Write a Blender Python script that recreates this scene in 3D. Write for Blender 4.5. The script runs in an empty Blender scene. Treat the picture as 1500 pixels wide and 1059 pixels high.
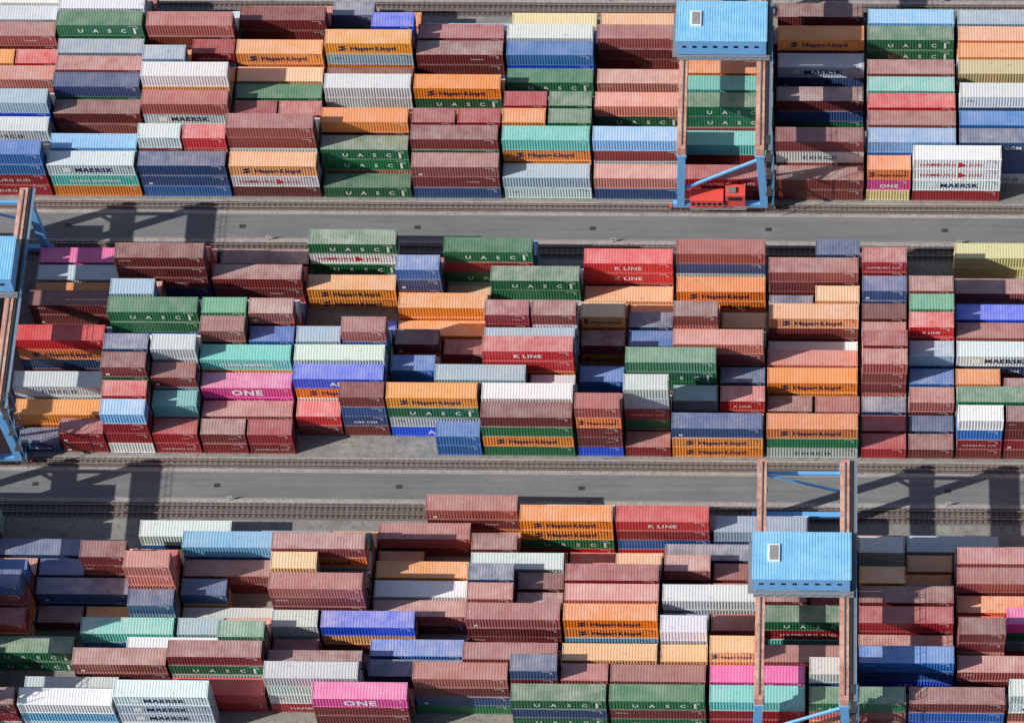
import bpy, bmesh, math, random
from mathutils import Vector, Matrix
random.seed(7)
sc = bpy.context.scene
# ------------------------------------------------------------------ camera
F_PX=5500.0; TH=math.radians(60); PSI=0.05; ROLL=0.0363; PU=318.0
s_,c_=math.sin(PSI),math.cos(PSI)
fwd=Vector((-s_*math.cos(TH),c_*math.cos(TH),-math.sin(TH)))
r0=Vector((c_,s_,0)); u0=r0.cross(fwd)
R=r0*math.cos(ROLL)-u0*math.sin(ROLL)
U=r0*math.sin(ROLL)+u0*math.cos(ROLL)
C=-(R*((705-750-PU)/F_PX)+U*((529.5-667)/F_PX)+fwd)*516.0
cam=bpy.data.cameras.new("camera"); co=bpy.data.objects.new("camera",cam); sc.collection.objects.link(co)
M=Matrix((R,U,-fwd)).transposed().to_4x4(); M.translation=C
co.matrix_world=M
cam.sensor_width=36; cam.lens=F_PX/1500*36; cam.shift_x=-PU/1500; cam.clip_end=6000; cam.clip_start=1
sc.camera=co
# The yard is a world grid of slots (x), rows (y) and tiers (z). The sightings below
# are resolved once into whole grid slots / rows / tiers before anything is built.
def proj(x,y,z):
    d=Vector((x,y,z))-C; Z=d.dot(fwd)
    return 750+PU+F_PX*d.dot(R)/Z, 529.5-F_PX*d.dot(U)/Z
def locate(u,v,z):
    d=fwd+R*((u-750-PU)/F_PX)+U*((529.5-v)/F_PX)
    return C+d*((z-C.z)/d.z)
# ------------------------------------------------------------------ yard constants
BP=41.8; RP=2.9; SP=6.45; TH_=2.7; W=2.44; NR=11
SURV={}
SURV[1]="""-48 205 40 BBrr
-42 172 40 w
-42 130 40 K
-35 98 40 Pr
-35 68 20 O
28 66 20 R
-30 35 40 mM
-25 8 40 ww
-25 -15 40 W
78 220 40 ATO
80 195 40 b
85 147 40 M
83 107 40 N
88 82 40 m
92 55 40 K
98 20 40 GG
100 -8 40 A
205 222 40 NNB
211 178 20 w
275 178 20 R
209 133 40 mA
215 85 40 W
218 68 20 K
290 58 20 r
223 14 40 mMM
336 222 40 oHM
336 168 40 mM
350 145 20 r
412 145 20 r
354 122 40 G
355 92 40 o
354 55 40 OO
360 8 40 MM
472 253 40 G
469 197 40 GG
467 155 40 OM
473 108 40 ww
484 95 40 M
479 38 40 OK
482 0 20 N
546 20 20 C
597 222 40 mMN
597 182 40 M
602 155 20 r
667 155 20 r
600 110 40 OG
606 60 40 MM
608 38 40 m
733 240 40 Kw
729 183 40 TO
733 155 20 O
799 155 20 G
742 130 20 r
801 130 20 G
737 102 40 GG
737 60 40 BC
740 38 40 W
742 22 40 Y
862 238 40 PN
860 182 40 bM
862 133 40 PG
867 102 40 PM
870 38 40 mMM
870 22 40 o
1000 238 40 rr
1000 193 40 Tr
1000 133 40 GG
1000 108 40 T
1000 83 40 O
1000 40 40 MM
1137 238 40 MM
1132 182 40 Mc
1132 130 40 MN
1132 80 40 AN
1132 37 40 OM
1138 3 40 MM
1262 230 20 OXY
1332 208 40 HHAr
1265 182 40 bB
1267 157 40 m
1267 132 40 R
1265 110 40 T
1268 83 40 m
1268 42 40 GG
1270 10 40 bT
1400 185 40 NNN
1400 158 40 BN
1402 125 40 w
1402 83 40 YYY
1402 65 40 o
1404 42 40 oO
1404 10 40 KN"""
SURV[0]="""35 627 20 N
97 612 20 rr
158 588 20 brr
231 612 20 rr
296 612 20 Mr
365 612 20 rr
32 583 40 OO
230 572 20 T
302 583 40 mM
435 590 20 RM
497 562 20 MNN
30 542 40 ww
160 562 20 R
299 545 40 XX
438 525 40 COH
563 558 40 OGw
636 616 20 BB
702 565 40 W
700 590 40 MGOG
833 578 20 mOMM
905 580 20 wN
911 632 20 r
978 605 40 NOO
1116 605 40 OGw
1257 633 20 r
1325 633 20 M
1396 588 20 WBrM
1465 600 20 M
907 542 20 ww
975 570 20 KN
1040 567 20 Rr
1048 543 20 N
845 540 20 B
1118 537 40 OO
1185 583 20 m
1118 583 20 M
1118 515 40 P
1118 500 40 W
1119 450 40 oM
1120 427 20 N
1188 412 20 oO
1120 380 40 mMM
1257 605 20 r
1257 580 20 N
1257 517 20 mMM
1257 490 20 r
1257 465 20 m
1257 440 20 M
1258 397 20 NN
1260 360 20 rr
1325 612 20 N
1325 570 20 mMM
1325 533 20 BB
1325 495 20 K
1326 452 20 RR
1327 435 20 g
1327 403 20 m
1398 565 40 GG
1398 545 20 O
1462 547 20 M
1398 500 40 AN
1399 475 40 m
1399 440 40 CB
1399 408 40 m
1400 355 40 YY
33 476 40 RON
178 510 20 MG
240 525 20 MK
233 483 20 ww
178 483 20 N
303 458 20 mM
373 472 20 B
310 507 40 T
175 432 40 GG
306 432 20 g
372 432 20 m
190 408 20 K
40 425 40 MM
52 388 40 w
47 414 40 O
55 363 40 X
183 350 40 MMM
317 390 40 MM
320 365 40 M
445 338 40 GHG
442 402 40 OO
442 475 20 K
513 460 20 m
440 498 40 w
583 372 20 BN
575 428 40 OO
577 468 40 O
573 485 20 M
570 525 20 BC
638 500 20 r
636 540 40 K
649 352 40 GrG
655 420 20 o
716 392 40 GG
718 437 20 r
783 437 20 M
718 478 40 K
708 497 40 RR
775 553 20 w
852 368 40 RR
857 425 40 o
847 440 20 oO
917 450 20 o
917 463 20 N
847 485 20 M
910 487 20 B
908 508 40 gGG
985 345 40 mNw
983 405 40 OO
980 436 20 M
1048 458 20 o
978 477 40 PMM
1190 347 20 N"""
SURV[-1]="""36 1002 40 WbHw
46 986 40 w
172 993 40 AAAA
-100 1000 40 Mr
453 993 40 XMMG
593 968 40 mMNG
739 998 40 GNG
883 1000 40 GMG
1028 1003 40 Trr
1175 1008 20 G
1243 1008 20 G
1322 1003 40 MBC
1470 998 20 w
250 988 40 Rr
385 963 40 wwwr
540 962 40 N
682 942 40 mM
747 960 20 N
812 975 20 m
883 972 40 m
1030 975 40 X
1175 962 20 w
815 943 40 o
962 945 20 o
1032 935 20 o
112 943 40 mM
250 938 40 MG
-26 930 40 GG
192 930 40 W
325 908 20 g
265 905 20 K
397 895 20 ww
405 930 20 r
473 892 40 C
127 905 40 T
137 888 20 O
195 865 20 N
68 885 20 M
-2 885 20 r
68 845 40 NN
195 810 20 PPP
275 850 20 N
280 890 40 w
277 822 40 mM
-4 820 20 B
70 820 20 N
-10 833 20 N
137 808 20 P
4 790 40 N
140 795 20 M
216 768 40 w
275 780 40 bB
410 783 40 m
408 813 20 o
405 835 40 mMM
545 768 40 mMM
543 803 20 O
540 824 40 O
537 850 40 W
537 878 40 mMM
540 938 40 BB
402 945 40 M
615 730 40 mMO
755 738 40 OOG
685 780 20 MO
690 828 20 N
697 812 40 w
755 840 20 M
676 880 40 mMM
680 858 20 m
748 870 20 M
828 803 20 R
898 815 20 o
828 828 40 r
820 855 40 P
818 885 40 OO
898 746 40 RrB
1038 750 40 KN
967 790 40 N
965 808 20 mMM
1035 820 20 M
962 860 40 ww
962 905 20 ww
1033 893 20 mM
1037 850 20 P
1118 890 40 Gr
1180 868 20 R
1118 860 20 M
1118 948 40 mM
1118 830 40 M
1130 790 40 N
1240 780 20 www
1240 832 20 O
1325 783 40 K
1325 812 20 o
1252 835 40 O
1252 863 40 MM
1252 893 40 rr
1250 950 40 BBC
1250 935 40 m
1397 802 40 m
1397 828 40 mM
1397 870 40 OM
1397 905 20 M
1462 895 40 X
1397 955 40 mM"""
YB={1:BP,0:0.0,-1:-BP}
ents=[]
for b,txt in SURV.items():
    for ln in txt.splitlines():
        a=ln.split(); ents.append(dict(b=b,u=float(a[0]),v=float(a[1]),L=int(a[2]),c=a[3]))
OFF={}
for b in YB:
    sx=sy=0
    for e in ents:
        if e['b']==b:
            X=locate(e['u'],e['v'],9.5).x; a=2*math.pi*X/SP; sx+=math.cos(a); sy+=math.sin(a)
    OFF[b]=math.atan2(sy,sx)/(2*math.pi)*SP
for e in ents:
    X=locate(e['u'],e['v'],9.5).x
    e['s']=round((X-OFF[e['b']])/SP); e['n']=1 if e['L']==20 else 2
    e['sl']=set(range(e['s'],e['s']+e['n']))
    cand=[]
    for r in range(NR):
        for t in range(1,6):
            u,v=proj(e['s']*SP+OFF[e['b']],YB[e['b']]+r*RP+W,t*TH_)
            dv=v-e['v']
            if abs(dv)<13: cand.append((r,t,(dv/3)**2+0.12*abs(t-3.6)+(3 if t<len(e['c']) else 0),dv))
    if not cand: cand=[(NR-1,5,50,0)]
    e['cand']=cand
for i,e in enumerate(ents):
    e['nb']=[f for f in ents if f is not e and f['b']==e['b'] and f['sl']&e['sl']]
    e['k']=min(range(len(e['cand'])),key=lambda k:e['cand'][k][2])
def cost(e,k):
    r,t,cc,_=e['cand'][k]; tot=cc
    for f in e['nb']:
        rf=f['cand'][f['k']][0]
        if r==rf: tot+=300
        elif (r<rf)!=(e['v']>f['v']): tot+=120
    d=[f['cand'][f['k']][0] for f in e['nb'] if f['v']>e['v']]
    tot+=0.5*(r-max(d)-1) if d else 0.6*r
    return tot
rnd=random.Random(3)
T=40.0
for sweep in range(160):
    order=list(ents); rnd.shuffle(order)
    for e in order:
        cs=[cost(e,k) for k in range(len(e['cand']))]
        if T<0.05: e['k']=min(range(len(cs)),key=lambda k:cs[k])
        else:
            m=min(cs); w=[math.exp(-(x-m)/T) for x in cs]; e['k']=rnd.choices(range(len(cs)),w)[0]
    T*=0.94
    if sweep>140: T=0
occ={}
for e in ents:
    r,t,cc,dv=e['cand'][e['k']]; e['r'],e['t']=r,t
    if not all((e['b'],s,r) not in occ for s in e['sl']): e['drop']=1; continue
    for s in e['sl']: occ[(e['b'],s,r)]=t
PAL="MMMMMmmmmPPPrrrRRNNNBBBbbCGGGOOOOooowwwWWAAKKTY"
def rc(): return random.choice(PAL)
stacks=[]
SL0,SL1=-14,15
for e in ents:
    if 'drop' in e: continue
    cols=list(e['c'])[:e['t']]
    cols+= [rc() for _ in range(e['t']-len(cols))]
    stacks.append((e['s']*SP+OFF[e['b']],YB[e['b']]+e['r']*RP,e['n'],cols[::-1]))
for b in YB:
    for r in range(NR):
        lim={}
        for s in range(SL0,SL1+1):
            if (b,s,r) in occ: continue
            X=s*SP+OFF[b]
            u,_=proj(X+SP/2,YB[b]+15,6)
            if u<-45 or u>1550: lim[s]=random.choice([2,3,4,4]); continue
            vm=min([proj(X,YB[b]+q*RP+W,occ[(b,s,q)]*TH_)[1] for q in range(r) if (b,s,q) in occ],default=1e9)
            t=0
            for tt in range(1,5):
                if proj(X,YB[b]+r*RP+W,tt*TH_)[1]>=vm-3: t=tt
            lim[s]=t
        s=SL0
        while s<=SL1:
            if lim.get(s,0)>0:
                if lim.get(s+1,0)>0 and random.random()<0.8:
                    t=min(lim[s],lim[s+1]); stacks.append((s*SP+OFF[b],YB[b]+r*RP,2,[rc() for _ in range(t)])); s+=2; continue
                stacks.append((s*SP+OFF[b],YB[b]+r*RP,1,[rc() for _ in range(lim[s])]))
            s+=1
for b,rows in ((2,range(0,5)),(-2,range(6,11))):
    for r in rows:
        for s in range(SL0,SL1,2):
            if random.random()<0.93: stacks.append((s*SP,b*BP+r*RP,2,[rc() for _ in range(random.choice([2,3,4,4]))]))
# ------------------------------------------------------------------ materials
def lin(c): return tuple(((x/255)/12.92 if x/255<0.04045 else ((x/255+0.055)/1.055)**2.4) for x in c)
def newmat(n):
    m=bpy.data.materials.new(n); m.use_nodes=True; nt=m.node_tree
    return m,nt,nt.nodes["Principled BSDF"]
def nd(nt,t,**k):
    n=nt.nodes.new(t)
    for a,b in k.items(): setattr(n,a,b)
    return n
def mix(nt,fac,a,b,mode='MIX'):
    n=nd(nt,'ShaderNodeMix',data_type='RGBA',blend_type=mode)
    for i,x in ((0,fac),(6,a),(7,b)):
        if hasattr(x,'is_output'): nt.links.new(x,n.inputs[i])
        elif x is not None: n.inputs[i].default_value=x if i==0 else (*x[:3],1)
    return n.outputs[2]
def mth(nt,op,a,b=0.0):
    n=nd(nt,'ShaderNodeMath',operation=op)
    for i,x in ((0,a),(1,b)):
        if hasattr(x,'is_output'): nt.links.new(x,n.inputs[i])
        else: n.inputs[i].default_value=x
    return n.outputs[0]
def noise(nt,vec,scale,detail=4,rough=0.6):
    n=nd(nt,'ShaderNodeTexNoise'); n.inputs['Scale'].default_value=scale; n.inputs['Detail'].default_value=detail; n.inputs['Roughness'].default_value=rough
    nt.links.new(vec,n.inputs['Vector']); return n.outputs[0]
def mrange(nt,x,a,b,c,d):
    n=nd(nt,'ShaderNodeMapRange'); nt.links.new(x,n.inputs[0])
    for i,v in enumerate((a,b,c,d)): n.inputs[i+1].default_value=v
    return n.outputs[0]
def mapping(nt,vec,scale):
    n=nd(nt,'ShaderNodeMapping'); n.inputs['Scale'].default_value=scale; nt.links.new(vec,n.inputs['Vector']); return n.outputs[0]
paint,nt,bs=newmat("container_paint")
oi=nd(nt,'ShaderNodeObjectInfo'); tc=nd(nt,'ShaderNodeTexCoord'); geo=nd(nt,'ShaderNodeNewGeometry')
vm=nd(nt,'ShaderNodeVectorMath',operation='ADD'); nt.links.new(tc.outputs['Object'],vm.inputs[0])
cb=nd(nt,'ShaderNodeCombineXYZ'); rr=mth(nt,'MULTIPLY',oi.outputs['Random'],313.0); nt.links.new(rr,cb.inputs[0]); nt.links.new(rr,cb.inputs[1]); nt.links.new(cb.outputs[0],vm.inputs[1])
vec=vm.outputs[0]
sep=nd(nt,'ShaderNodeSeparateXYZ'); nt.links.new(geo.outputs['Normal'],sep.inputs[0])
up=mrange(nt,sep.outputs[2],0.4,0.8,0,1)
col=oi.outputs['Color']
# sun-faded, dusty roofs
big=noise(nt,vec,0.45,4,0.65)
dustr=mrange(nt,mth(nt,'FRACT',mth(nt,'MULTIPLY',oi.outputs['Random'],7.7)),0,1,0.45,1.3)
dust=mth(nt,'MULTIPLY',mth(nt,'MULTIPLY',up,dustr),mrange(nt,big,0.3,0.7,0.14,0.40))
c1=mix(nt,dust,col,lin((240,226,216)))
stain=noise(nt,mapping(nt,vec,(0.8,1.6,1.0)),1.1,5,0.7)
c1=mix(nt,mth(nt,'MULTIPLY',up,mrange(nt,stain,0.58,0.70,0.0,0.38)),c1,lin((104,86,76)))
streak=noise(nt,mapping(nt,vec,(2.6,2.6,0.25)),1.5,4,0.7)
c2=mix(nt,mrange(nt,streak,0.48,0.8,0.0,0.36),c1,mix(nt,1.0,c1,(0.55,0.5,0.47),'MULTIPLY'))
rn=noise(nt,vec,2.3,5,0.75)
age=mrange(nt,mth(nt,'FRACT',mth(nt,'MULTIPLY',oi.outputs['Random'],17.3)),0,1,0.0,0.13)
thr=mth(nt,'SUBTRACT',rn,mth(nt,'SUBTRACT',0.75,age))
rustf=mrange(nt,thr,0.0,0.05,0,0.75)
c3=mix(nt,rustf,c2,lin((122,72,50)))
nt.links.new(c3,bs.inputs['Base Color']); bs.inputs['Roughness'].default_value=0.42; bs.inputs['Specular IOR Level'].default_value=0.45
def plain(n,rgb,rough=0.6,var=0.25,scale=1.5,metal=0):
    m,nt,bs=newmat(n); tc=nd(nt,'ShaderNodeTexCoord'); a=lin(rgb)
    f=noise(nt,tc.outputs['Object'],scale,5,0.7)
    c=mix(nt,f,tuple(x*(1-var) for x in a),tuple(min(1,x*(1+var)) for x in a))
    nt.links.new(c,bs.inputs['Base Color']); bs.inputs['Roughness'].default_value=rough; bs.inputs['Metallic'].default_value=metal
    return m
dnavy=plain("decal_navy",(22,34,80)); dwhite=plain("decal_white",(235,235,230),var=0.12); dred=plain("decal_red",(200,28,38)); dsteel=plain("dark_steel",(60,58,56))
dorange=plain("decal_orange",(225,120,40))
MATS=[paint,dnavy,dwhite,dred,dsteel,dorange]
# ------------------------------------------------------------------ mesh helper
class MB:
    def __init__(s): s.v=[];s.f=[];s.m=[]
    def face(s,pts,m=0):
        i=len(s.v); s.v+= [tuple(p) for p in pts]; s.f.append(tuple(range(i,i+len(pts)))); s.m.append(m)
    def box(s,x0,x1,y0,y1,z0,z1,m=0):
        i=len(s.v)
        s.v+=[(x0,y0,z0),(x1,y0,z0),(x1,y1,z0),(x0,y1,z0),(x0,y0,z1),(x1,y0,z1),(x1,y1,z1),(x0,y1,z1)]
        for f in ((0,3,2,1),(4,5,6,7),(0,1,5,4),(1,2,6,5),(2,3,7,6),(3,0,4,7)): s.f.append(tuple(i+k for k in f)); s.m.append(m)
    def beam(s,p,q,w,h,m=0):
        p,q=Vector(p),Vector(q); d=(q-p).normalized()
        a=Vector((0,0,1)).cross(d)
        a=Vector((1,0,0)) if a.length<1e-3 else a.normalized()
        b=d.cross(a).normalized(); i=len(s.v)
        for e in (p,q):
            for sa,sb in ((-1,-1),(1,-1),(1,1),(-1,1)): s.v.append(tuple(e+a*sa*w/2+b*sb*h/2))
        for f in ((0,3,2,1),(4,5,6,7),(0,1,5,4),(1,2,6,5),(2,3,7,6),(3,0,4,7)): s.f.append(tuple(i+k for k in f)); s.m.append(m)
    def mesh(s,n,mats):
        me=bpy.data.meshes.new(n); me.from_pydata(s.v,[],s.f)
        for m in mats: me.materials.append(m)
        me.polygons.foreach_set('material_index',s.m); me.update(); return me
    def obj(s,n,mats,parent=None,loc=(0,0,0)):
        o=bpy.data.objects.new(n,s.mesh(n,mats)); sc.collection.objects.link(o); o.location=loc
        if parent: o.parent=parent
        return o
def textmesh(txt,size,spacing=1.0,bold=0.02):
    cu=bpy.data.curves.new("t",'FONT'); cu.body=txt; cu.size=size; cu.space_character=spacing; cu.resolution_u=2; cu.offset=bold*size
    o=bpy.data.objects.new("t",cu); sc.collection.objects.link(o); bpy.context.view_layer.update()
    me=bpy.data.meshes.new_from_object(o.evaluated_get(bpy.context.evaluated_depsgraph_get()))
    vs=[tuple(v.co) for v in me.vertices]; fs=[tuple(p.vertices) for p in me.polygons]
    bpy.data.objects.remove(o); bpy.data.curves.remove(cu); bpy.data.meshes.remove(me)
    x0=min(v[0] for v in vs); x1=max(v[0] for v in vs)
    return [(v[0]-x0,v[1]) for v in vs],fs,x1-x0
def put(mb,tm,x,z,m):
    i=len(mb.v); mb.v+=[(x+a,0.008,z+b) for a,b in tm[0]]
    for f in tm[1]: mb.f.append(tuple(i+k for k in f)); mb.m.append(m)
H=2.65
def container(L,label):
    b=MB()
    for x in (0,L-0.16):
        for y in (0,W-0.16): b.box(x,x+0.16,y,y+0.16,0.12,H-0.12)
    for x in (-0.006,L-0.172):
        for y in (-0.006,W-0.172):
            b.box(x,x+0.178,y,y+0.178,0.0,0.12); b.box(x,x+0.178,y,y+0.178,H-0.12,H)
    for y in (0.004,W-0.104):
        b.box(0.172,L-0.172,y,y+0.1,0.04,0.17); b.box(0.172,L-0.172,y,y+0.1,H-0.10,H-0.012)
    for x in (0.004,L-0.104):
        b.box(x,x+0.1,0.172,W-0.172,0.03,0.17); b.box(x,x+0.1,0.172,W-0.172,H-0.12,H-0.012)
    b.face([(0.1,0.1,0.06),(0.1,W-0.1,0.06),(L-0.1,W-0.1,0.06),(L-0.1,0.1,0.06)],4)
    for x in (L/2-1.0,L/2+0.7): b.box(x,x+0.32,0.0015,0.0035,0.05,0.15,4)
    per=0.40; n=int((L-0.34)/per); per=(L-0.34)/n; pr=[]
    for i in range(n):
        x=0.17+i*per
        pr+=[(x,0),(x+per*0.34,0),(x+per*0.5,1),(x+per*0.84,1)]
    pr.append((L-0.17,0))
    for (xa,da),(xb,db) in zip(pr,pr[1:]):
        ya,yb=0.02+0.05*da,0.02+0.05*db
        b.face([(xa,ya,0.17),(xb,yb,0.17),(xb,yb,H-0.10),(xa,ya,H-0.10)])
        b.face([(xb,W-yb,0.17),(xa,W-ya,0.17),(xa,W-ya,H-0.10),(xb,W-yb,H-0.10)])
        za,zb=H-0.018-0.022*da,H-0.018-0.022*db
        b.face([(xa,0.104,za),(xb,0.104,zb),(xb,W-0.104,zb),(xa,W-0.104,za)])
    k=6; pw=(W-0.32)/k
    for i in range(k):
        y=0.16+i*pw
        q=[(y,0.03),(y+pw*.35,0.03),(y+pw*.5,0.08),(y+pw*.85,0.08),(y+pw,0.03)]
        for (ya,xa),(yb,xb) in zip(q,q[1:]): b.face([(xb,yb,0.17),(xa,ya,0.17),(xa,ya,H-0.12),(xb,yb,H-0.12)])
    b.face([(L-0.05,0.16,0.17),(L-0.05,W-0.16,0.17),(L-0.05,W-0.16,H-0.12),(L-0.05,0.16,H-0.12)])
    b.box(L-0.052,L-0.035,W/2-0.02,W/2+0.02,0.17,H-0.12,4)
    for y in (0.42,0.85,W-0.85,W-0.42): b.box(L-0.035,L-0.0,y-0.02,y+0.02,0.1,H-0.06,4)
    for y in (0.55,W-0.7): b.box(L-0.03,L-0.005,y,y+0.2,1.0,1.06,4)
    dk=1 if label in('A','H','w','Y','O','c') else 2
    x=L-1.9
    for i in range(11):
        if i in (4,10): x+=0.06; continue
        b.face([(x,0.008,H-0.36),(x+0.075,0.008,H-0.36),(x+0.075,0.008,H-0.24),(x,0.008,H-0.24)],dk); x+=0.12
    for i in range(3):
        z=H-0.55-i*0.22
        b.face([(L-0.9,0.008,z),(L-0.6,0.008,z),(L-0.6,0.008,z+0.07),(L-0.9,0.008,z+0.07)],dk)
    f=1.0 if L>10 else 0.62
    if label=='O':
        t=textmesh("Hapag-Lloyd",1.3*f,1.0,0.03); put(b,t,(L-t[2])/2+0.6*f,0.9,1)
        x=(L-t[2])/2-1.3*f
        b.face([(x,0.008,.75),(x+.8*f,0.008,.75),(x+1.5*f,0.008,1.35),(x+.7*f,0.008,1.35)],1); b.face([(x+.1*f,0.008,1.42),(x+.9*f,0.008,1.42),(x+1.3*f,0.008,1.95),(x+.6*f,0.008,1.95)],1)
    elif label=='G':
        t=textmesh("U A S C",1.15*f,1.9); put(b,t,(L-t[2])/2+.3,0.8,2)
        b.box(L-1.35,L-1.05,0.006,0.009,0.5,1.9,2)
    elif label=='N': t=textmesh("CMA CGM",1.05*f,1.1,0.03); put(b,t,(L-t[2])/2,0.9,2)
    elif label=='A':
        t=textmesh("MAERSK",1.4*f,1.08,0.03); put(b,t,(L-t[2])/2+0.4,0.85,1); x=(L-t[2])/2-1.3*f
        b.face([(x,0.008,.85),(x+1.1*f,0.008,.85),(x+1.1*f,0.008,1.85),(x,0.008,1.85)],2)
    elif label=='H':
        t=textmesh("HAMBURG",1.0*f,1.1,0.01); put(b,t,L/2-t[2]-.2,0.95,3); x=L/2+.1
        t=textmesh("SUD",1.0*f,1.1,0.01); put(b,t,L/2+1.6*f,0.95,3)
        b.face([(x,0.006,.6),(x+1.3*f,0.006,1.1),(x+.2,0.006,2.0)],3)
    elif label=='r':
        t=textmesh("HAMBURG SUD",1.0*f,1.1,0.0); put(b,t,(L-t[2])/2,0.95,2)
    elif label=='R': t=textmesh("K LINE",1.2*f,1.1); put(b,t,(L-t[2])/2,0.9,2)
    elif label=='X': t=textmesh("ONE",1.9*f,1.15,0.04); put(b,t,(L-t[2])/2,0.65,2)
    elif label=='T': t=textmesh("CHINA SHIPPING",0.95*f); put(b,t,(L-t[2])/2,0.9,2)
    elif label=='C': t=textmesh("APL",1.4*f,1.1,0.03); put(b,t,(L-t[2])*0.5,0.75,2)
    elif label=='t': t=textmesh("Textainer",0.5*f,1,0); put(b,t,L*0.62,1.3,2)
    elif label=='s': t=textmesh("TRITON",0.45*f,1,0); put(b,t,L*0.05,1.6,2)
    elif label=='w': t=textmesh("CAI",0.6*f,1,0); put(b,t,L*0.08,1.4,1)
    elif label=='c': t=textmesh("COSCO",1.1*f,1.5); put(b,t,(L-t[2])/2,0.8,1)
    elif label=='g':
        b.face([(L*.08,0.008,.5),(L*.08+.5,0.008,.5),(L*.08+.5,0.008,.9),(L*.08,0.008,.9)],2)
    return b.mesh("container_mesh",MATS)
COL={'M':(128,54,52),'m':(172,92,86),'P':(212,126,108),'r':(164,32,42),'R':(220,38,44),'O':(254,142,36),'o':(252,174,108),
'G':(36,116,74),'g':(92,166,128),'T':(100,196,180),'N':(52,82,132),'B':(42,114,192),'b':(122,186,234),'C':(28,88,234),
'W':(246,246,240),'H':(244,244,240),'A':(212,226,232),'w':(202,212,210),'K':(150,174,192),'Y':(224,208,140),'X':(242,68,158)}
COL['c']=COL['w']
LAB={'O':'OOOOO-','o':'O-O-','G':'GGGG-','g':'Gg-','N':'N--g','B':'---s','b':'-','C':'C-','W':'w--','H':'H','A':'A','w':'w-c---','c':'c','K':'w---','Y':'-','X':'X','r':'r-r-tg','R':'RR-','T':'T--','M':'s---t-g-','m':'s-g-t--','P':'--s'}
cache={}
for (X,Y,n,cols) in stacks:
    for k,c in enumerate(cols):
        lab=random.choice(LAB[c])
        L=12.35 if n==2 else 6.08
        key=(n,lab)
        if key not in cache: cache[key]=container(L,lab)
        o=bpy.data.objects.new("shipping_container",cache[key]); sc.collection.objects.link(o)
        o.location=(X+random.uniform(-.07,.07)+0.1,Y+random.uniform(-.05,.05),0.03+k*TH_); o.rotation_euler=(0,0,random.uniform(-.003,.003))
        a=lin(COL[c]); g=random.uniform(0.80,1.18); hs=random.uniform(0,0.14)
        gr=sum(a)/3
        o.color=tuple(min(0.86,max(0.004,(x*(1-hs)+gr*hs)*g*random.uniform(.92,1.09))) for x in a)+(1,)
# ------------------------------------------------------------------ ground
def ground_mat(n,ca,cb,cc,s1,s2,bump=0.3,stretch=None):
    m,nt,bs=newmat(n); tc=nd(nt,'ShaderNodeTexCoord'); v=tc.outputs['Object']
    a=noise(nt,v,s1,6,0.7); b=noise(nt,v,s2,3,0.7)
    c=mix(nt,mrange(nt,a,0.3,0.7,0,1),lin(ca),lin(cb)); c=mix(nt,mrange(nt,b,0.5,0.7,0,0.8),c,lin(cc))
    if stretch:
        st=noise(nt,mapping(nt,v,stretch),1.0,5,0.65)
        c=mix(nt,mrange(nt,st,0.42,0.7,0.0,0.45),c,mix(nt,1.0,c,(0.62,0.61,0.6),'MULTIPLY'))
        pt=noise(nt,mapping(nt,v,(0.06,0.5,1)),1.0,2,0.4)
        c=mix(nt,mrange(nt,pt,0.58,0.60,0.0,0.35),c,mix(nt,1.0,c,(1.25,1.24,1.22),'MULTIPLY'))
    nt.links.new(c,bs.inputs['Base Color']); bs.inputs['Roughness'].default_value=0.95; bs.inputs['Specular IOR Level'].default_value=0.1
    bp=nd(nt,'ShaderNodeBump'); bp.inputs['Strength'].default_value=bump; bp.inputs['Distance'].default_value=0.05; nt.links.new(b,bp.inputs['Height']); nt.links.new(bp.outputs[0],bs.inputs['Normal'])
    return m
conc=ground_mat("yard_concrete",(132,130,124),(154,151,144),(112,108,102),0.25,1.2,0.1,(0.3,0.6,1))
asph=ground_mat("asphalt",(118,119,120),(130,130,130),(108,108,109),0.12,6,0.1,(0.05,1.6,1))
grav=ground_mat("gravel",(148,142,139),(184,176,172),(100,93,90),0.6,3.2,0.9)
ball=ground_mat("ballast",(110,102,98),(134,124,118),(72,65,61),0.6,3.2,0.9,(0.08,1.2,1))
railm=plain("rail_steel",(96,74,64),0.5,0.3); railtop=plain("rail_head",(158,148,142),0.4,0.2,metal=0.3)
kerb=plain("kerb_concrete",(146,142,138),0.9,0.25,3)
sleep=plain("sleeper_concrete",(128,120,114),0.9,0.3,3); sleepd=plain("sleeper_wood",(88,77,70),0.9,0.4,3)
def sheet(n,x0,x1,y0,y1,z,mat):
    b=MB(); b.face([(x0,y0,z),(x1,y0,z),(x1,y1,z),(x0,y1,z)]); return b.obj(n,[mat])
sheet("ground",-2500,2500,-2500,2500,0,conc)
GX0,GX1=-260,260
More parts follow.
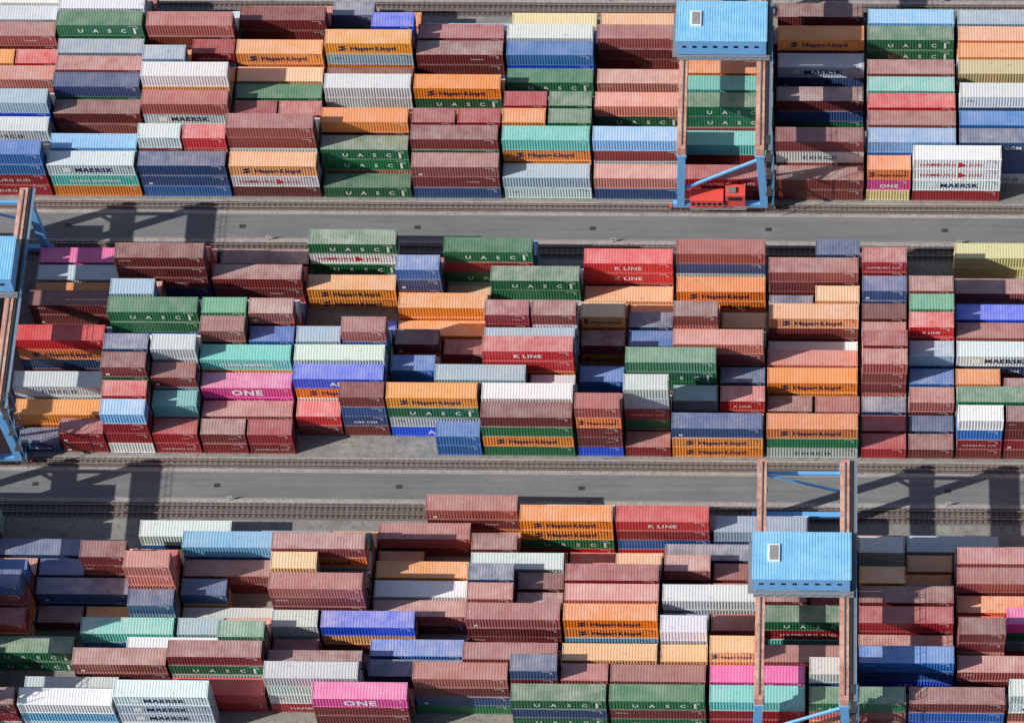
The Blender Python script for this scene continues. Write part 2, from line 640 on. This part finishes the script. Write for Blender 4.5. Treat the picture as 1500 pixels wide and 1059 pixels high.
for k in range(-3,4):
    y=k*BP
    sheet("gravel_bed",GX0,GX1,y-10.2,y-0.5,0.004,grav)
    sheet("ballast_bed",GX0,GX1,y-2.3,y-0.75,0.008,ball)
    sheet("ballast_bed",GX0,GX1,y-10.2,y-7.6,0.008,ball)
    b=MB(); b.box(GX0,GX1,y-6.9,y-3.0,-0.1,0.06); b.box(GX0,GX1,y-3.0,y-2.9,-0.1,0.12,1); b.box(GX0,GX1,y-7.0,y-6.9,-0.1,0.12,1)
    b.obj("service_road",[asph,kerb])
    for yr,sp,mm in ((y-1.25,0.75,1),(y-1.9,0.75,None),(y-8.2,0.75,2),(y-9.4,0.75,2)):
        b=MB()
        b.box(GX0,GX1,yr-0.11,yr+0.11,0.16,0.19,0); b.box(GX0,GX1,yr-0.04,yr+0.04,0.19,0.30,0); b.box(GX0,GX1,yr-0.05,yr+0.05,0.30,0.34,3)
        if mm:
            x=-110
            while x<130:
                wdt=0.8 if mm==1 else 0.5
                b.box(x,x+0.26,yr-wdt,yr+0.45,-0.03,0.06,mm); b.box(x+.06,x+.2,yr-.18,yr+.18,0.06,0.158,mm); x+=sp
        b.obj("railway_track",[railm,sleep,sleepd,railtop])
for k in (-1,0,1,2):
    y=k*BP
    for i in range(-2,3):
        u0x=i*49.0-34+(2 if k==1 else 0)
        b=MB(); b.box(-0.04,0.04,-0.04,0.04,0,0.9,1); b.box(-0.35,0.35,-0.06,-0.042,0.45,1.15,0)
        t=textmesh(str(20+(i+3)*7%60),0.6); j=len(b.v); b.v+=[(p[0]-t[2]/2,-0.065,0.58+p[1]) for p in t[0]]
        for f in t[1]: b.f.append(tuple(j+q for q in f)); b.m.append(1)
        b.obj("bay_number_sign",[dwhite,dsteel],loc=(u0x,y-7.25,0.0))
    for i in range(-4,5):
        b=MB(); b.box(-0.45,0.45,-0.3,0.3,0,0.012)
        for q in range(5): b.box(-0.4,0.4,-0.25+q*0.11,-0.2+q*0.11,0.012,0.02)
        b.obj("drain_cover",[dsteel],loc=(i*25.0-11,y-5.0,0.06))
# ------------------------------------------------------------------ gantry cranes
cblue=plain("crane_blue",(112,176,228),0.45,0.18,0.8)
crust,nt,bs=newmat("girder_primer"); tc=nd(nt,'ShaderNodeTexCoord'); v=tc.outputs['Object']
c=mix(nt,mrange(nt,noise(nt,v,0.7,6,0.75),0.38,0.62,0,1),lin((184,118,98)),lin((222,174,152)))
c=mix(nt,mrange(nt,noise(nt,v,2.2,5,0.7),0.58,0.68,0,0.7),c,lin((108,78,66)))
nt.links.new(c,bs.inputs['Base Color']); bs.inputs['Roughness'].default_value=0.8
croof,nt,bs=newmat("house_roof_blue"); tc=nd(nt,'ShaderNodeTexCoord'); v=tc.outputs['Object']
c=mix(nt,mrange(nt,noise(nt,v,0.35,5,0.7),0.35,0.65,0,1),lin((126,192,230)),lin((158,212,240)))
c=mix(nt,mrange(nt,noise(nt,mapping(nt,v,(2.5,0.5,1)),1.0,5,0.75),0.58,0.75,0,0.5),c,lin((116,144,158)))
nt.links.new(c,bs.inputs['Base Color']); bs.inputs['Roughness'].default_value=0.45
cred=plain("crane_red",(230,84,72),0.45,0.15); cgrey=plain("walkway_grating",(122,120,118),0.8,0.25,4); cglass=plain("dark_glass",(30,38,45),0.15,0.1)
def crane(x,y,ty):
    e=bpy.data.objects.new("gantry_crane",None); sc.collection.objects.link(e); e.location=(x,y,0)
    S=10.9; ZT=16.5; YF=-1.6; YR=32.2
    g=MB()
    for gx in (0,S):
        g.box(gx-0.6,gx+0.6,YF-0.6,YR+0.4,ZT-1.7,ZT,0)
        g.box(gx-0.08,gx+0.08,YF,YR,ZT,ZT+0.14,1)
        for i in range(18): g.box(gx-0.64,gx+0.64,YF+0.5+i*1.9,YF+0.6+i*1.9,ZT-1.72,ZT-0.1,0)
    g.obj("girders",[crust,railtop],e)
    wk=MB()
    wk.box(S+0.62,S+1.6,YF-0.6,YR+0.4,ZT-0.3,ZT-0.24,0)
    i=YF-0.6
    while i<YR+0.4: wk.box(S+1.55,S+1.61,i,i+0.06,ZT-0.24,ZT+0.85,1); i+=1.6
    for z in (0.3,0.85): wk.box(S+1.56,S+1.60,YF-0.6,YR+0.4,ZT+z-.03,ZT+z+.02,1)
    wk.box(S+0.75,S+0.95,YF-0.6,YR+0.4,ZT-0.24,ZT-0.05,2)
    wk.obj("walkway",[cgrey,cblue,dsteel],e)
    l=MB()
    for yy in (YF,YR):
        for gx,sx in ((0,-0.5),(S,0.5)):
            l.beam((gx,yy,ZT-1.7),(gx+sx,yy,1.5),0.9,1.1)
            l.box(gx-0.7,gx+0.7,yy-0.75,yy+0.75,ZT-2.1,ZT-1.72)
        l.box(-1.6,S+1.6,yy-0.35,yy+0.35,0.9,1.8)
        if yy>0:
            l.beam((0,yy,ZT-3.2),(S,yy,ZT-3.2),0.4,0.5); l.beam((0.3,yy,ZT-3.6),(S-0.3,yy,8.3),0.25,0.3)
        else:
            l.beam((-0.2,yy,5.2),(S,yy,ZT-3.4),0.3,0.35)
    l.obj("legs",[cblue],e)
    bo=MB()
    for yy in (YF,YR):
        for gx in (-0.6,S+0.6):
            bo.box(gx-1.5,gx+1.5,yy-0.3,yy+0.3,0.45,0.88,0)
            for w in (-1.1,-0.4,0.4,1.1):
                n=10; c=(gx+w,yy,0.62); pts=[(c[0]+0.28*math.cos(a*2*math.pi/n),c[2]+0.28*math.sin(a*2*math.pi/n)) for a in range(n)]
                bo.face([(p[0],yy-0.36,p[1]) for p in pts],1); bo.face([(p[0],yy+0.36,p[1]) for p in reversed(pts)],1)
                for a in range(n):
                    p,q=pts[a],pts[(a+1)%n]; bo.face([(p[0],yy-0.36,p[1]),(p[0],yy+0.36,p[1]),(q[0],yy+0.36,q[1]),(q[0],yy-0.36,q[1])],1)
    bo.obj("bogies",[cred,dsteel],e)
    st=MB(); xx=S+1.3; z=1.5; d=1
    while z<ZT-1.5:
        st.beam((xx,YF-0.9*d,z),(xx,YF+0.9*d,z+2.2),0.7,0.1,0); st.beam((xx+.4,YF-0.9*d,z+.9),(xx+.4,YF+0.9*d,z+3.1),0.06,0.06,1)
        st.box(xx-0.5,xx+0.6,YF+(0.9*d if d>0 else -1.5),YF+(1.5 if d>0 else 0.9*d),z+2.15,z+2.2,0); z+=2.2; d=-d
    for a in (-1.45,1.45): st.box(xx+0.55,xx+0.62,YF+a-.04,YF+a+.04,0.9,ZT-0.2,1)
    st.obj("stairs",[dsteel,cblue],e)
    h=MB(); hx0,hx1=-0.9,S+0.7; h0=ty; h1=ty+6.6; z0,z1=ZT+0.55,ZT+3.9
    h.box(hx0,hx1,h0,h1,z0,z1,0)
    n=34; pw=(hx1-hx0+0.3)/n
    for i in range(n):
        xa=hx0-0.15+i*pw
        h.box(xa,xa+pw*0.55,h0-0.15,h1+0.15,z1+0.01,z1+0.09,1); h.box(xa+pw*0.55,xa+pw,h0-0.15,h1+0.15,z1+0.01,z1+0.05,1)
    h.box(1.0,2.5,h0+2.4,h0+4.9,z1+0.09,z1+0.3,2)
    h.box(1.2,2.3,h0+2.6,h0+4.7,z1+0.3,z1+0.34,5)
    for q in range(8): h.box(hx0+0.7+q*1.45,hx0+1.3+q*1.45,h0-0.03,h0-0.002,z0+1.6,z0+2.1,4)
    h.box(hx0-0.7,hx0,h0-0.4,h1+0.4,z0-0.15,z0-0.1,3); h.box(hx0,hx1+0.5,h0-0.9,h0-0.01,z0-0.15,z0-0.1,3)
    for q in range(9): h.box(hx0+q*1.45,hx0+0.05+q*1.45,h0-0.9,h0-0.85,z0-0.1,z0+0.9,0)
    h.box(hx0,hx1,h0-0.9,h0-0.86,z0+0.85,z0+0.9,0)
    for gx in (0,S):
        for yy in (h0+0.8,h1-0.8): h.box(gx-0.35,gx+0.35,yy-0.6,yy+0.6,ZT+0.14,z0-0.005,3)
    h.obj("trolley_house",[cblue,croof,dwhite,cgrey,cglass,kerb],e)
    sp=MB()
    for ax in (S/2-2,S/2+2):
        for ay in (h0+2.4,h0+4.2): sp.beam((ax,ay,ZT+0.5),(ax,ay,14.6),0.06,0.06,1)
    sp.box(S/2-2.6,S/2+2.6,h0+2.1,h0+4.5,14.1,14.6,0)
    sp.obj("spreader",[cred,dsteel],e)
    c=MB()
    c.box(0.9,5.6,YF-0.85,YF+1.2,1.82,3.5,0); c.box(5.9,8.7,YF-0.6,YF+1.3,1.82,4.5,0)
    for q in range(6): c.box(1.1+q*.75,1.6+q*.75,YF-0.87,YF-0.852,2.3,3.0,2)
    c.box(0.8,8.9,YF-1.3,YF-0.87,1.75,1.81,1); c.box(6.3,8.3,YF-0.62,YF-0.602,3.2,4.1,2)
    for q in range(7): c.box(0.8+q*1.33,0.85+q*1.33,YF-1.3,YF-1.25,1.81,2.8,0)
    c.box(0.8,8.9,YF-1.3,YF-1.26,2.75,2.8,0)
    c.box(6.3,7.4,YF-0.2,YF+.7,4.5,4.8,1)
    c.obj("electrical_house",[cred,cgrey,cglass],e)
    return e
P1=locate(998,205,16.5); P2=locate(1114,850,16.5); P3=locate(12,450,16.5); P4=locate(-85,850,16.5)
H1=locate(993,60,20.4); H2=locate(1105,847,20.4)
crane(P1.x,BP,H1.y-BP)
crane(P2.x,-BP,H2.y+BP)
crane(P3.x-10.9,0,15.5)
crane(P4.x-10.9,-BP,6)
# ------------------------------------------------------------------ light
d=Vector((1.38,0.5,-1.0)).normalized()
sun=bpy.data.lights.new("sun",'SUN'); sun.energy=5.0; sun.angle=math.radians(0.5); sun.color=(1,0.97,0.92)
so=bpy.data.objects.new("sun",sun); sc.collection.objects.link(so); so.rotation_euler=d.to_track_quat('-Z','Y').to_euler()
w=bpy.data.worlds.new("World"); sc.world=w; w.use_nodes=True; nt=w.node_tree
sk=nt.nodes.new('ShaderNodeTexSky'); sk.sky_type='NISHITA'; sk.sun_disc=False; sk.sun_elevation=math.asin(-d.z); sk.sun_rotation=math.atan2(-d.x,-d.y)
nt.links.new(sk.outputs[0],nt.nodes['Background'].inputs[0]); nt.nodes['Background'].inputs[1].default_value=0.105
sc.view_settings.view_transform='Standard'; sc.view_settings.look='None'; sc.view_settings.exposure=0
